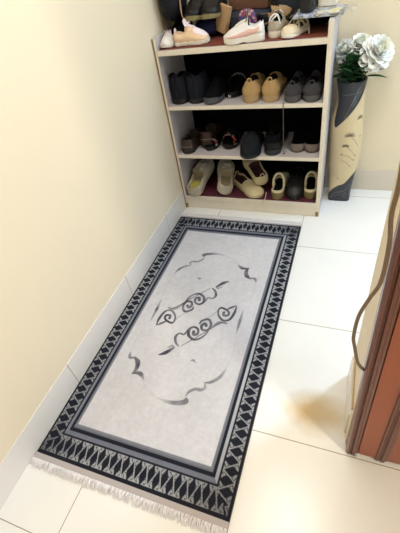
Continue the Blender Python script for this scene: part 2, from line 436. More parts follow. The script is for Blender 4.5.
# ------------------------------------------------------------------ shoe rack
RACKW = mat('rack_white_laminate', (194,188,190), .45, bump=.05, bscale=90, var=.03, vscale=12)
RACKE = mat('rack_cream_edge', (233,223,205), .5, var=.08, vscale=25)
RACKB = mat('rack_black_back', (9,8,9), .9, spec=.1)
BRN = mat('brown_edge_band', (150,112,72), .5, var=.2, vscale=40)
rack = thing('shoe_rack', 'white open wooden shoe rack with four tiers in the corner', 'shoe rack', (0, 0, 0))
SX0, SX1, SYF, SYB = .0045, .736, -.0388, .239
ZT, Z1, Z2, Z0 = .805, .569, .325, .080
PT = .0185
def panel(x0, x1, y0, y1, z0, z1):
    """board with cream front edge"""
    b = MB().box(x0, x1, y0, y1, z0, z1, bev=.0012)
    for i, f in enumerate(b.f):
        ys = [b.v[k][1] for k in f]
        if max(ys) < y0+.0015: b.mi[i] = 1
    return b
panel(SX0, SX0+.012, SYF, SYB, 0, .853).build('side_panel', [RACKW, RACKE], rack, smooth=False)
panel(SX1-PT, SX1, SYF, SYB, 0, .860).build('side_panel', [RACKW, RACKE], rack, smooth=False)
MB().box(SX0-.0008, SX0+.003, SYF-.0022, SYF-.0002, .002, .853).build('edge_band', BRN, rack, smooth=False)
for z, t in ((ZT, .021), (Z1, .017), (Z2, .018)):
    panel(SX0+.012, SX1-PT, SYF+.001, SYB-.004, z-t, z).build('shelf_board', [RACKW, RACKE], rack, smooth=False)
panel(SX0+.012, SX1-PT, SYF+.001, SYB-.004, Z0-.026, Z0).build('shelf_board', [RACKW, RACKE], rack, smooth=False)
panel(SX0+.012, SX1-PT, SYF+.004, SYF+.02, 0, Z0-.026).build('plinth', [RACKE, RACKE], rack, smooth=False)
MB().box(SX0+.012, SX1-PT, SYB-.004, SYB, 0, ZT).build('back_panel', RACKB, rack, smooth=False)
BRASS = mat('rusty_bracket', (150,128,70), .5, metal=.4, var=.3, vscale=120)
for x in (SX0+.001, SX1-PT+.002):
    MB().box(x, x+.013, SYF-.002, SYF, .004, .03, bev=.0005).build('corner_bracket', BRASS, rack, smooth=False)
# shelf liners
b = MB(); rows = [[(x, y, ZT+.0008+.0009*math.sin(x*37+y*20)**2) for y in np.linspace(SYF+.012, SYB-.006, 12)] for x in np.linspace(SX0+.016, SX1-PT-.004, 40)]
tag(b.grid(rows).build('shelf_liner', mat('red_brown_liner', (112,52,38), .7, var=.2), solid=.0006), 'red-brown liner sheet on top of the shoe rack', 'shelf liner')
b = MB(); rows = [[(x, y, Z0+.0008+.0009*math.sin(x*31+y*24)**2) for y in np.linspace(SYF+.004, SYB-.006, 12)] for x in np.linspace(SX0+.016, SX1-PT-.004, 40)]
tag(b.grid(rows).build('shelf_liner', mat('maroon_liner', (78,22,42), .75, var=.2), solid=.0006), 'maroon cloth liner on the lowest tier of the shoe rack', 'shelf liner')
ZTL, Z0L = ZT+.0022, Z0+.0022

# ------------------------------------------------------------------ shoe making
def interp(P, s):
    xs_ = [p[0] for p in P]
    if s <= xs_[0]: return P[0][1]
    for i in range(len(P)-1):
        if s <= P[i+1][0]:
            t = (s-P[i][0])/(P[i+1][0]-P[i][0]); t = t*t*(3-2*t)*.5+t*.5
            return P[i][1]+(P[i+1][1]-P[i][1])*t
    return P[-1][1]
class Shape:
    """s runs 0 (heel) .. 1 (toe); local +Y is towards the toe"""
    def __init__(q, L=.27, W=.085, wp=None, rim=None, crown=None, throat=.5, sole=.022, heel=None, cap_t=.22, cap_h=.13, bend=.0, lean=.12, bulge=.05, toe_up=.006):
        q.L, q.W = L, W
        q.wp = wp or [(0, .80), (.15, .84), (.35, .80), (.5, .86), (.70, 1.0), (.85, .96), (1, .80)]
        q.rim = rim; q.crown = crown; q.throat = throat; q.sole = sole; q.heel = heel or sole
        q.cap_t, q.cap_h, q.bend, q.lean, q.bulge, q.toe_up = cap_t, cap_h, bend, lean, bulge, toe_up
    def w(q, s):
        v = interp(q.wp, s)*q.W/2
        if s < q.cap_h: v *= math.sqrt(max(0, 1-((q.cap_h-s)/q.cap_h)**2.2))
        if s > 1-q.cap_t: v *= math.sqrt(max(0, 1-((s-1+q.cap_t)/q.cap_t)**2.3))
        return v
    def cx(q, s): return q.bend*math.sin(s*PI)*q.W + q.bend*.6*q.W*max(0, s-.6)
    def zs(q, s): return q.sole+(q.heel-q.sole)*max(0, min(1, (.42-s)/.14)) + q.toe_up*max(0, (s-.75)/.25)**2
    def stations(q):
        base = [0, .004, .012, .025, .045, .07, .10, .14, .18, .23, .28, .34]
        t = q.throat
        mid = [x for x in (.40, .46, .52, .58, .64, .70, .76, .81, .85, .89, .92, .95, .97, .985, .995, 1)]
        a = sorted(set([x for x in base+mid if abs(x-t) > .015]+[t-.012, t+.012]))
        return a
    def top(q, s): return interp(q.rim, s)
    def cr(q, s): return interp(q.crown, s)
    def surf(q, s, f):
        """a point on the closed vamp, f in -1..1 across"""
        w = q.w(s)*(1-q.lean); return (q.cx(s)+w*f, s*q.L, q.top(s)+q.cr(s)*math.sqrt(max(0, 1-f*f)))
def upper(q, th=.005, ins=.008):
    rows = []; opens = []
    st = q.stations()
    for s in st:
        w = q.w(s); zb = q.zs(s)-.002; h = q.top(s); c = q.cx(s); y = s*q.L
        wr = w*(1-q.lean)
        op = s < q.throat
        row = []
        n = 7
        tt = [i/(n-1) for i in range(n)]
        # heel back leans inwards a little at the top
        left = [(c-(w+(wr-w)*t**1.6+q.bulge*q.W*.5*math.sin(PI*t)*min(1, w/(.2*q.W))), y+(.012*q.L*t if s < .05 else 0), zb+(h-zb)*t) for t in tt]
        right = [(2*c-p[0], p[1], p[2]) for p in left]
        m = 13; inner = []
        wi = max(0, wr-th)
        for k in range(1, m):
            a = PI*(1-k/m)
            if op:
                d = h-q.zs(s)-ins
                dep = d*min(1, wi/(.16*q.W))
                inner.append((c+wi*math.cos(a), y+(.012*q.L if s < .05 else 0), h-dep*math.sin(a)**.45))
            else:
                cr = q.cr(s)
                inner.append((c+wr*math.cos(a), y, h+cr*math.sin(a)))
        rows.append(left+inner+right[::-1]); opens.append(op)
    def mi(i, j):
        return 1 if (opens[i] and 7 <= j <= 7+10) else 0
    b = MB().grid(rows, mi)
    return b
def sole(q, flare=.035, sidewall=0):
    rows = []
    for s in q.stations():
        w = q.w(s)*(1+flare); c = q.cx(s); y = (s-.5)*q.L*(1+flare*.35)+.5*q.L
        zt = q.zs(s)+sidewall*.001; zb = q.toe_up*.9*max(0, (s-.75)/.25)**2
        if q.heel > q.sole+.004 and .42 < s < .6: zb += .004*math.sin((s-.42)/.18*PI)
        r = [(c-w*.9, y, zb), (c-w, y, zb+.003), (c-w*1.01, y, (zt+zb)/2), (c-w, y, zt-.001), (c-w*.93, y, zt+.001)]
        rows.append(r+[(2*c-p[0], p[1], p[2]) for p in r[::-1]])
    return MB().grid(rows, 0, closed=True)
def laces(q, s0, s1, n=5, f=.55, r=.0022, lift=.0015, cross=True):
    b = MB()
    for i in range(n):
        a = s0+(s1-s0)*i/n; e = s0+(s1-s0)*(i+1)/n
        for sg in ((1, -1) if cross else (1,)):
            P = []
            for k in range(9):
                u = -1+2*k/8; s = a+(e-a)*(k/8 if cross else .5); p = q.surf(s, u*f*sg); P.append((p[0], p[1], p[2]+lift))
            b.tube(P, r, 6, flat=.7)
    return b
def bow(q, s, size=.03, r=.0018):
    b = MB(); p = q.surf(s, 0)
    for sg in (-1, 1):
        b.tube(spline([(p[0], p[1], p[2]+.003), (p[0]+sg*size*.6, p[1]-.004, p[2]+.010), (p[0]+sg*size, p[1]+.006, p[2]-.002), (p[0]+sg*size*.5, p[1]+.010, p[2]+.004), (p[0], p[1], p[2]+.003)], 5), r, 6)
    return b
def band(q, s0, s1, f0, f1, lift=.0012, mi=0, n=8, k=10):
    """strip lying on the vamp"""
    return MB().grid([[(lambda p: (p[0], p[1], p[2]+lift))(q.surf(s0+(s1-s0)*i/n, f0+(f1-f0)*j/k)) for j in range(k+1)] for i in range(n+1)], mi)
def side_stripe(q, s0, s1, t0, t1, th=.0018, n=16):
    """raised stripe on both flanks between heights t0..t1 of the wall"""
    b = MB()
    for sg in (-1, 1):
        rows = []
        for i in range(n+1):
            s = s0+(s1-s0)*i/n; w = q.w(s); wr = w*(1-q.lean); zb = q.zs(s)-.002; h = q.top(s); r = []
            a0, a1 = (t0(i/n), t1(i/n)) if callable(t0) else (t0, t1)
            for j in range(5):
                t = a0+(a1-a0)*j/4
                x = w+(wr-w)*t**1.6+q.bulge*q.W*.5*math.sin(PI*t)+th*(1 if 0 < j < 4 else .3)
                r.append((q.cx(s)+sg*x, s*q.L, zb+(h-zb)*t))
            rows.append(r)
        b.grid(rows)
    return b
def heel_counter(q, s1=.22, t0=.1, t1=.75, th=.0016):
    rows = []
    sl = [1, .8, .6, .45, .32, .22, .14, .08, .04, .015, 0]
    for sg, seq in ((-1, sl), (1, sl[::-1][1:])):
        for f in seq:
            s = max(.0008, f*s1); w = q.w(s); wr = w*(1-q.lean); zb = q.zs(s)-.002; h = q.top(s); r = []
            for j in range(6):
                t = t0+(t1-t0)*j/5
                x = w+(wr-w)*t**1.6+q.bulge*q.W*.5*math.sin(PI*t)*min(1, w/(.2*q.W))+th*(1 if 0 < j < 5 else .2)
                r.append((q.cx(s)+sg*x, s*q.L+(.012*q.L*t if s < .05 else 0)-th*(1-f), zb+(h-zb)*t))
            rows.append(r)
    return MB().grid(rows)
def tongue(q, w=.02, h=.03, s=None, back=.02):
    s = s or q.throat; p = q.surf(s+.02, 0)
    rows = []
    for i in range(7):
        t = i/6; ww = w*(1+.15*t)*(1 if t < .9 else .8)
        rows.append([(p[0]+ww*u, p[1]+.01-back*t-.006*u*u*0, p[2]-.004+h*t-.008*u*u) for u in (-1, -.6, 0, .6, 1)])
    b = MB().grid(rows); n0 = len(b.v); 
    b2 = MB().grid([[(x, y-.004, z) for x, y, z in r] for r in rows]); b.add(b2.v, b2.f)
    return b
def pull_tab(q, h=.02, r=.003, w=.008):
    b = MB(); p = (q.cx(0), .006+.012*q.L, q.top(0))
    b.tube(spline([(p[0]-w, p[1], p[2]-.006), (p[0]-w*.8, p[1], p[2]+h*.7), (p[0], p[1], p[2]+h), (p[0]+w*.8, p[1], p[2]+h*.7), (p[0]+w, p[1], p[2]-.006)], 5), r, 6)
    return b
def dup(root, loc, rz, label, group=None, rx=None, ry=None):
    r = root.copy(); COL.objects.link(r); r.location = loc; r.rotation_euler = (root.rotation_euler.x if rx is None else rx, root.rotation_euler.y if ry is None else ry, rz); r['label'] = label
    if group: r['group'] = group
    for ch in list(root.children):
        c = ch.copy(); COL.objects.link(c); c.parent = r
        for g in ch.children:
            d = g.copy(); COL.objects.link(d); d.parent = c
    return r
LIN_BLK = mat('black_lining', (10,10,11), .9, spec=.1)
BLKLEATHER = mat('black_leather', (16,16,18), .45, spec=.3, bump=.1, bscale=300)
BLKCLOTH = mat('black_cloth', (14,14,17), .9, spec=.1, bump=.3, bscale=500)

# --- 1st tier: dark ankle boots
q = Shape(.262, .084, wp=[(0, .92), (.15, .96), (.35, .88), (.5, .88), (.70, 1.0), (.85, .96), (1, .80)], rim=[(0, .118), (.15, .125), (.3, .122), (.42, .085), (.5, .052), (.75, .034), (1, .022)], crown=[(0, .02), (.45, .03), (.6, .026), (.85, .016), (1, .004)], throat=.40, sole=.016, heel=.02, lean=.10, bulge=.08)
NAVY = mat('navy_suede', (22,25,34), .8, spec=.2, bump=.3, bscale=400); NAVYS = mat('black_rubber_sole', (17,18,21), .6)
r = thing('ankle_boot', 'dark navy ankle boot seen from the heel, against the left side of the rack', 'boot', (.0595, -.012, Z1), R(-1), 'dark ankle boots on the second tier')
upper(q).build('upper', [NAVY, LIN_BLK], r); sole(q).build('sole', NAVYS, r)
MB().tube([(q.cx(0), -.001+.0*t, q.zs(0)+.006+(q.top(0)-q.zs(0)-.01)*t/6) for t in range(7)], .0016, 5).build('back_seam', NAVYS, r); pull_tab(q, .006, .003).build('pull_tab', NAVY, r)
dup(r, (.143, -.008, Z1), R(-2), 'dark navy ankle boot seen from the heel, second from the left side of the rack')

# --- grey-soled black trainer, toe forward
q = Shape(.255, .088, rim=[(0, .062), (.2, .052), (.4, .05), (.6, .042), (.8, .032), (1, .026)], crown=[(0, .02), (.45, .03), (.6, .026), (.85, .016), (1, .004)], throat=.42, sole=.024, toe_up=.008)
GREYSOLE = mat('grey_rubber_sole', (74,78,84), .6)
r = thing('trainer', 'black trainer with grey rubber sole, toe forward beside the dark boots', 'shoe', (.232, .222, Z1), R(178))
upper(q).build('upper', [BLKCLOTH, LIN_BLK], r); sole(q).build('sole', GREYSOLE, r); laces(q, .45, .68, 4).build('laces', BLKLEATHER, r)

# --- slide sandal with silver strap
def sandal(name, label, loc, rz, L, W, th, sm, strapm, straps, group=None, cat='sandal', rx=0):
    q = Shape(L, W, rim=[(0, th), (1, th)], crown=[(0, .001), (1, .001)], throat=0, sole=th, toe_up=.004, cap_t=.25)
    r = thing(name, label, cat, loc, rz, group, rx)
    sole(q, .02).build('sole', sm, r)
    rows = []
    for s in q.stations():
        w = q.w(s)*.93; rows.append([(q.cx(s)-w, s*L, q.zs(s)+.0012), (q.cx(s), s*L, q.zs(s)+.0025), (q.cx(s)+w, s*L, q.zs(s)+.0012)])
    MB().grid(rows).build('footbed', LIN_BLK, r)
    for (sa, sb, sa2, sb2, hgt, m2) in straps:
        rows = []
        for i in range(7):
            t = i/6; row = []
            for k in range(15):
                a = PI*k/14; u = -math.cos(a)
                s0 = sa+(sa2-sa)*(k/14); s1 = sb+(sb2-sb)*(k/14); s = s0+(s1-s0)*t
                row.append((q.cx(s)+q.w(s)*1.0*u, s*L, q.zs(s)-.004+hgt*math.sin(a)**.7))
            rows.append(row)
        MB().grid(rows).build('strap', m2, r, solid=.003)
    return r, q
SILVERST = mat('silver_strap', (140,138,132), .4, metal=.5, var=.15, vscale=80)
r, q = sandal('slide_sandal', 'black slide sandal with a silver strap and small white H on the second tier', (.318, .245, Z1), R(174), .20, .09, .022, BLKLEATHER, SILVERST, [(.30, .52, .42, .64, .052, BLKLEATHER), (.33, .39, .46, .52, .056, SILVERST)])
h = MB()
for bx in ((-.0055, -.003, 0, .011), (.003, .0055, 0, .011), (-.003, .003, .0042, .0066)): h.box(bx[0], bx[1], -.001, .001, bx[2], bx[3])
h.xf(Matrix.Translation((.0, .2035, .006)))
h.build('emblem', mat('emblem_white', (230,230,228), .4), r, smooth=False)

# --- tan pair and dark grey pair: desert-shoe build seen from the heel
def derby(loc, rz, label, m, ms, mlace, group, L=.262, W=.083, hh=.088, tab=.012):
    q = Shape(L, W, wp=[(0, .80), (.15, .86), (.35, .84), (.5, .88), (.70, 1.0), (.85, .96), (1, .80)], rim=[(0, hh), (.08, hh), (.2, hh-.006), (.34, hh-.018), (.43, hh-.026), (.55, .052), (.75, .04), (1, .028)], crown=[(0, .02), (.45, .022), (.6, .026), (.85, .018), (1, .004)], throat=.38, sole=.020, heel=.026, lean=.46, bulge=.16)
    r = thing('derby_shoe', label, 'shoe', loc, rz, group)
    upper(q).build('upper', [m, LIN_BLK], r); sole(q).build('sole', ms, r); heel_counter(q, .3, .12, .62).build('heel_counter', m, r)
    laces(q, .46, .66, 4, .45).build('laces', mlace, r); tongue(q, .016, .012, None, .014).build('tongue', m, r)
    pull_tab(q, tab, .0026, .009).build('pull_tab', m, r)
    return r
TAN = mat('tan_suede', (180,149,102), .85, spec=.2, bump=.3, bscale=350, var=.1, vscale=35); TANS = mat('tan_sole', (172,146,106), .7)
r = derby((.408, -.020, Z1), R(0), 'tan suede shoe seen from the heel, next to the silver-strapped sandal', TAN, TANS, TAN, 'tan suede shoes on the second tier')
dup(r, (.495, -.018, Z1), R(1), 'tan suede shoe seen from the heel, next to the dark grey shoes')
DG = mat('dark_grey_suede', (66,64,68), .85, spec=.2, bump=.3, bscale=350, var=.12, vscale=35); DGS = mat('dark_grey_sole', (78,75,77), .7)
r = derby((.590, -.028, Z1), R(0), 'dark grey suede shoe seen from the heel, next to the tan shoes', DG, DGS, DG, 'dark grey suede shoes on the second tier', W=.08, hh=.072)
dup(r, (.668, -.028, Z1), R(1), 'dark grey suede shoe seen from the heel, against the right side of the rack')

# --- 2nd tier from below: brown loafers
BROWN = mat('dark_brown_leather', (50,34,26), .45, spec=.5, bump=.15, bscale=250, var=.15); BROWNS = mat('brown_sole', (40,30,25), .6); STITCH = mat('cream_stitching', (170,150,125), .7)
q = Shape(.255, .082, rim=[(0, .074), (.1, .070), (.3, .058), (.45, .054), (.6, .040), (.8, .032), (1, .024)], crown=[(0, .02), (.4, .026), (.6, .024), (.85, .015), (1, .004)], throat=.46, sole=.012, heel=.022, lean=.16)
r = thing('loafer', 'dark brown leather loafer with pale stitching, against the left side of the rack', 'shoe', (.064, -.028, Z2), R(-3), 'dark brown loafers on the third tier')
upper(q).build('upper', [BROWN, mat('brown_lining', (44,33,27), .9)], r); sole(q).build('sole', BROWNS, r)
b = MB(); b.tube([(q.cx(.0)+.037*math.sin(a), .018-.0245*math.cos(a)*.95, .040) for a in np.linspace(-1.15, 1.15, 14)], .0009, 5); b.build('stitching', STITCH, r)
band(q, .52, .62, -.95, .95, .0015).build('saddle_strap', BROWN, r)
BROWN2 = mat('red_brown_leather', (60,34,28), .45, spec=.5, bump=.15, bscale=250, var=.15)
r2 = dup(r, (.150, .030, Z2+.012), R(3), 'red-brown loafer with its heel raised, behind the stitched dark brown one', rx=R(-4))
for c in r2.children:
    if c.name.startswith('upper'):
        c.data = c.data.copy(); c.data.materials[0] = BROWN2

# --- black sandals with a red and silver patterned strap
PATT = bpy.data.materials.new('patterned_strap'); PATT.use_nodes = True
nt = PATT.node_tree; vo = nt.nodes.new('ShaderNodeTexVoronoi'); vo.inputs['Scale'].default_value = 110; tcn = nt.nodes.new('ShaderNodeTexCoord')
cr = nt.nodes.new('ShaderNodeValToRGB'); e = cr.color_ramp; e.interpolation = 'CONSTANT'
e.elements[0].color = (*lin((14,14,16)), 1); e.elements[1].position = .5; e.elements[1].color = (*lin((170,166,165)), 1); x = e.elements.new(.83); x.color = (*lin((186,38,46)), 1)
sep = nt.nodes.new('ShaderNodeSeparateColor'); nt.links.new(tcn.outputs['Object'], vo.inputs['Vector']); nt.links.new(vo.outputs['Color'], sep.inputs[0]); nt.links.new(sep.outputs[0], cr.inputs[0]); nt.links.new(cr.outputs[0], nt.nodes['Principled BSDF'].inputs['Base Color'])
sandal('sandal', 'black sandal with red and silver patterned strap, beside the brown loafers', (.180, .222, Z2), R(178), .215, .074, .018, BLKLEATHER, PATT, [(.80, .88, .66, .74, .030, PATT)], 'patterned-strap sandals on the third tier')
sandal('sandal', 'black sandal with red and silver patterned strap, beside the drooping dark slipper', (.270, .240, Z2), R(180), .215, .082, .022, BLKLEATHER, PATT, [(.84, .93, .70, .79, .046, PATT), (.55, .69, .50, .64, .05, BLKLEATHER)], 'patterned-strap sandals on the third tier')

# --- dark slipper poking out over the board edge
SLIP = mat('charcoal_felt', (25,28,33), .85, spec=.2, bump=.3, bscale=400)
q = Shape(.235, .098, rim=[(0, .04), (.3, .04), (.5, .058), (.65, .060), (.85, .044), (1, .022)], crown=[(0, .01), (.5, .032), (.7, .028), (.9, .016), (1, .003)], throat=.45, sole=.014, cap_t=.3)
r = thing('slipper', 'charcoal felt slipper poking out over the front edge of the third tier', 'slipper', (.388, .158, Z2+.001), R(182))
upper(q).build('upper', [SLIP, LIN_BLK], r); sole(q).build('sole', NAVYS, r)
band(q, .50, .545, -.9, .9, .0012).build('collar_binding', NAVYS, r)

# --- tall black shoe, heel forward
q = Shape(.26, .090, rim=[(0, .098), (.15, .096), (.3, .092), (.42, .08), (.5, .058), (.75, .036), (1, .024)], crown=[(0, .02), (.45, .03), (.6, .026), (.85, .016), (1, .004)], throat=.42, sole=.022, heel=.026, lean=.14, bulge=.06)
r = thing('high_top_shoe', 'tall black shoe with dark sole seen from the heel, beside the charcoal slipper', 'shoe', (.498, -.026, Z2), R(0))
upper(q).build('upper', [BLKCLOTH, LIN_BLK], r); sole(q).build('sole', mat('charcoal_sole', (34,37,42), .6), r); heel_counter(q, .25, .1, .5).build('heel_counter', BLKLEATHER, r); pull_tab(q, .012).build('pull_tab', BLKCLOTH, r); laces(q, .46, .68, 4).build('laces', BLKLEATHER, r)

# --- taupe flats
TAUPE = mat('taupe_leather', (116,104,98), .5, spec=.4, var=.08, vscale=40); TAUPES = mat('taupe_sole', (84,74,69), .6)
q = Shape(.235, .078, rim=[(0, .043), (.1, .036), (.3, .028), (.5, .027), (.62, .030), (.8, .028), (1, .020)], crown=[(0, .01), (.6, .014), (.85, .012), (1, .004)], throat=.64, sole=.006, heel=.012, lean=.10, bulge=.10)
r = thing('ballet_flat', 'black flat shoe with taupe heel, next to the thin hanging grey lace', 'shoe', (.609, .008, Z2), R(-1), 'taupe-heeled flat shoes on the third tier')
upper(q).build('upper', [BLKLEATHER, LIN_BLK], r); sole(q, .01).build('sole', TAUPES, r); heel_counter(q, .26, 0, .97).build('heel_counter', TAUPE, r)
dup(r, (.6785, .006, Z2), R(1), 'black flat shoe with taupe heel, against the right side of the rack')

# --- lace hanging over the edge of the second tier
P = [(.556, -.018, Z1+.003), (.556, -.034, Z1+.0035), (.5565, -.0425, Z1-.002), (.557, -.0428, .55), (.5575, -.0415, .48), (.5575, -.038, .42), (.559, -.030, .375), (.556, -.022, .338), (.557, -.01, Z2+.003), (.560, .02, Z2+.003)]
tag(MB().tube(spline(P), .0017, 6).build('shoelace', mat('grey_lace', (92,84,74), .8)), 'thin grey lace hanging from the second tier past its front edge', 'shoelace')

# --- lowest tier: canvas sneakers
CREAM = mat('cream_canvas', (192,183,164), .85, spec=.2, bump=.35, bscale=320, var=.1, vscale=30); CREAMS = mat('cream_sole', (200,190,168), .65); CLINE = mat('cream_lining', (150,136,108), .9); WLACE = mat('off_white_lace', (222,214,196), .8)
LIME = mat('yellow_green_insole', (168,160,74), .9)
def sneaker(name, label, loc, rz, m, ms, ml, lace, L=.25, W=.088, hh=.062, group=None, rx=0, ry=0, insole=None, so=.024, cat='shoe', boww=.03, tg=True, counter=None):
    q = Shape(L, W, rim=[(0, hh), (.08, hh-.002), (.22, hh-.014), (.36, hh-.008), (.44, hh-.006), (.56, .055*hh/.062), (.75, .040*hh/.062), (1, so+.006)], crown=[(0, .02), (.45, .020), (.6, .022), (.85, .016), (1, .004)], throat=.42, sole=so, lean=.2, bulge=.08)
    r = thing(name, label, cat, loc, rz, group, rx, ry)
    upper(q).build('upper', [m, ml], r); sole(q, .05).build('sole', ms, r)
    if lace: 
        laces(q, .45, .70, 4, .6, .0030*L/.25).build('laces', lace, r); bow(q, .46, boww*L/.25).build('bow', lace, r)
    if tg: tongue(q, .021*L/.25, .026*L/.25, None, .02*L/.25).build('tongue', m, r)
    heel_counter(q, .26, .1, .6).build('heel_counter', counter or m, r)
    if insole:
        MB().grid([[(q.cx(s)+q.w(s)*.55*u, s*L, q.zs(s)+.0115) for u in (-1, -.5, 0, .5, 1)] for s in (.07, .1, .15, .2, .26, .3)]).build('insole', insole, r)
    return r, q
G3 = 'cream canvas sneakers on the lowest tier'
sneaker('sneaker', 'cream canvas sneaker with yellow-green insole, against the left side of the rack', (.066, -.046, Z0L), R(-3), CREAM, CREAMS, CLINE, WLACE, .275, .102, .060, G3, insole=LIME, rx=R(15))
sneaker('sneaker', 'cream canvas sneaker leaning sideways, toe turned towards its mate at left', (.236, -.020, Z0L+.006), R(17), CREAM, CREAMS, CLINE, WLACE, .262, .094, .058, G3, rx=R(13), ry=R(17))
# --- beige flat trainers, one lying over the other
BEI = mat('beige_leather', (206,190,152), .6, spec=.3, var=.08, vscale=25); BEIS = mat('beige_sole', (196,178,138), .7); MAR = mat('dark_maroon_lining', (58,24,28), .9)
q = Shape(.235, .092, rim=[(0, .046), (.1, .042), (.3, .034), (.45, .036), (.6, .034), (.8, .028), (1, .020)], crown=[(0, .01), (.45, .018), (.6, .018), (.85, .012), (1, .003)], throat=.46, sole=.014, lean=.14)
r = thing('beige_trainer', 'beige low shoe with broad smooth toe, lying under its tilted mate', 'shoe', (.265, .138, Z0L), R(-133), 'beige low shoes on the lowest tier')
upper(q).build('upper', [BEI, MAR], r); sole(q).build('sole', BEIS, r); laces(q, .48, .62, 3, .4).build('laces', WLACE, r)
pull_tab(q, .016, .0026, .011).build('pull_tab', BEI, r)
q2 = Shape(.235, .088, rim=[(0, .056), (.1, .050), (.3, .040), (.45, .040), (.6, .036), (.8, .028), (1, .020)], crown=[(0, .01), (.5, .018), (.62, .018), (.85, .012), (1, .003)], throat=.52, sole=.014, lean=.12)
r = thing('beige_trainer', 'beige low shoe with dark red lining, tilted up on top of its mate', 'shoe', (.440, .035, Z0L+.046), R(33), 'beige low shoes on the lowest tier', R(14), R(-6))
upper(q2).build('upper', [BEI, MAR], r); sole(q2).build('sole', BEIS, r); pull_tab(q2, .014, .0026, .010).build('pull_tab', BEI, r)
# --- its lace trailing over the plinth
P = [(.462, .0, .105), (.463, -.03, .088), (.458, -.041, .083), (.452, -.0425, .07), (.444, -.0428, .05), (.440, -.0428, .042)]
tag(MB().tube(spline(P), .0016, 6).build('shoelace', WLACE), 'cream lace trailing down over the bottom front board of the rack', 'shoelace')
# --- cream slip-ons with olive-tan soles
OLV = mat('olive_tan_sole', (122,106,68), .75, var=.1); CRM2 = mat('cream_leather', (212,200,166), .6, spec=.3)
q = Shape(.225, .070, wp=[(0, .86), (.15, .88), (.35, .84), (.5, .86), (.70, 1.0), (.85, .96), (1, .80)], rim=[(0, .052), (.08, .050), (.2, .044), (.34, .048), (.42, .054), (.55, .050), (.75, .040), (1, .030)], crown=[(0, .01), (.42, .030), (.6, .026), (.85, .016), (1, .004)], throat=.36, sole=.026, heel=.036, lean=.12)
r = thing('slip_on_shoe', 'cream slip-on shoe with thick olive-tan sole, heel out, left of the black shoe', 'shoe', (.520, -.028, Z0L), R(-2), 'cream slip-on shoes on the lowest tier')
upper(q).build('upper', [CRM2, LIN_BLK], r); sole(q).build('sole', OLV, r)
MB().tube(spline([(-.027, .050, .046), (-.025, .060, .085), (-.011, .066, .110), (.011, .066, .110), (.025, .060, .085), (.027, .050, .046)], 6), .0055, 7, flat=.8).build('collar_loop', CRM2, r)
tongue(q, .018, .024, .37, .012).build('tongue', OLV, r)
dup(r, (.6835, -.004, Z0L), R(3), 'cream slip-on shoe with thick olive-tan sole, heel out, against the right side of the rack')
# --- black ridged shoe between them
q = Shape(.24, .090, rim=[(0, .060), (.2, .054), (.42, .056), (.6, .052), (.8, .040), (1, .026)], crown=[(0, .02), (.45, .030), (.6, .028), (.85, .018), (1, .004)], throat=.40, sole=.022, toe_up=.006)
r = thing('black_shoe', 'glossy black shoe with ridged toe between the two cream slip-ons', 'shoe', (.604, .212, Z0L), R(180))
GLB = mat('glossy_black_leather', (14,15,17), .5, spec=.5)
upper(q).build('upper', [GLB, LIN_BLK], r); sole(q).build('sole', NAVYS, r)
b = MB()
for s in (.58, .66, .74, .82): b.tube([(lambda p: (p[0], p[1], p[2]+.0006))(q.surf(s, u)) for u in np.linspace(-.97, .97, 13)], .002, 5)
b.build('ridges', GLB, r); laces(q, .44, .56, 3).build('laces', BLKCLOTH, r)

# ------------------------------------------------------------------ top of the rack
WHT = mat('white_knit', (232,228,226), .8, bump=.3, bscale=400); WSOLE = mat('white_sole', (230,224,212), .6); PEACH = mat('peach_leather', (232,200,166), .6, var=.08); PINK = mat('pale_pink', (224,180,170), .65); LAV = mat('pinkish_white', (236,222,228), .7)
r, q = sneaker('baby_shoe', 'tiny white shoe at the far left end of the rack top', (.052, .098, ZTL), R(176), WHT, WSOLE, CLINE, LAV, .115, .062, .030, cat='shoe', so=.012, tg=False)
# peach chunky sneaker, side on
q = Shape(.152, .066, rim=[(0, .048), (.1, .048), (.25, .042), (.4, .050), (.55, .044), (.75, .036), (1, .024)], crown=[(0, .01), (.42, .024), (.6, .020), (.85, .012), (1, .004)], throat=.36, sole=.014, lean=.2, bulge=.12, toe_up=.004)
r = thing('chunky_sneaker', 'small peach and white chunky sneaker on the rack top, toe to the right', 'shoe', (.080, .028, ZTL), R(-86), 'chunky sneakers on the rack top')
upper(q).build('upper', [PEACH, LAV], r)
sole(q, .06).build('sole', WSOLE, r)
for s in (.12, .34, .56, .78, .93):
    for sg in (-1, 1): MB().box(q.cx(s)+sg*q.w(s)*1.06-.004, q.cx(s)+sg*q.w(s)*1.06+.004, s*q.L-.009, s*q.L+.009, .001, .016, bev=.002).build('sole_lug', WSOLE, r)
band(q, .62, .97, -.99, .99, .0012).build('toe_cap', LAV, r)
laces(q, .40, .62, 4, .6, .003).build('laces', LAV, r); bow(q, .40, .03, .0032).build('bow', LAV, r); tongue(q, .018, .026, None, .012).build('tongue', LAV, r); heel_counter(q, .3, .3, .98).build('heel_counter', PEACH, r); pull_tab(q, .014, .003).build('pull_tab', LAV, r)
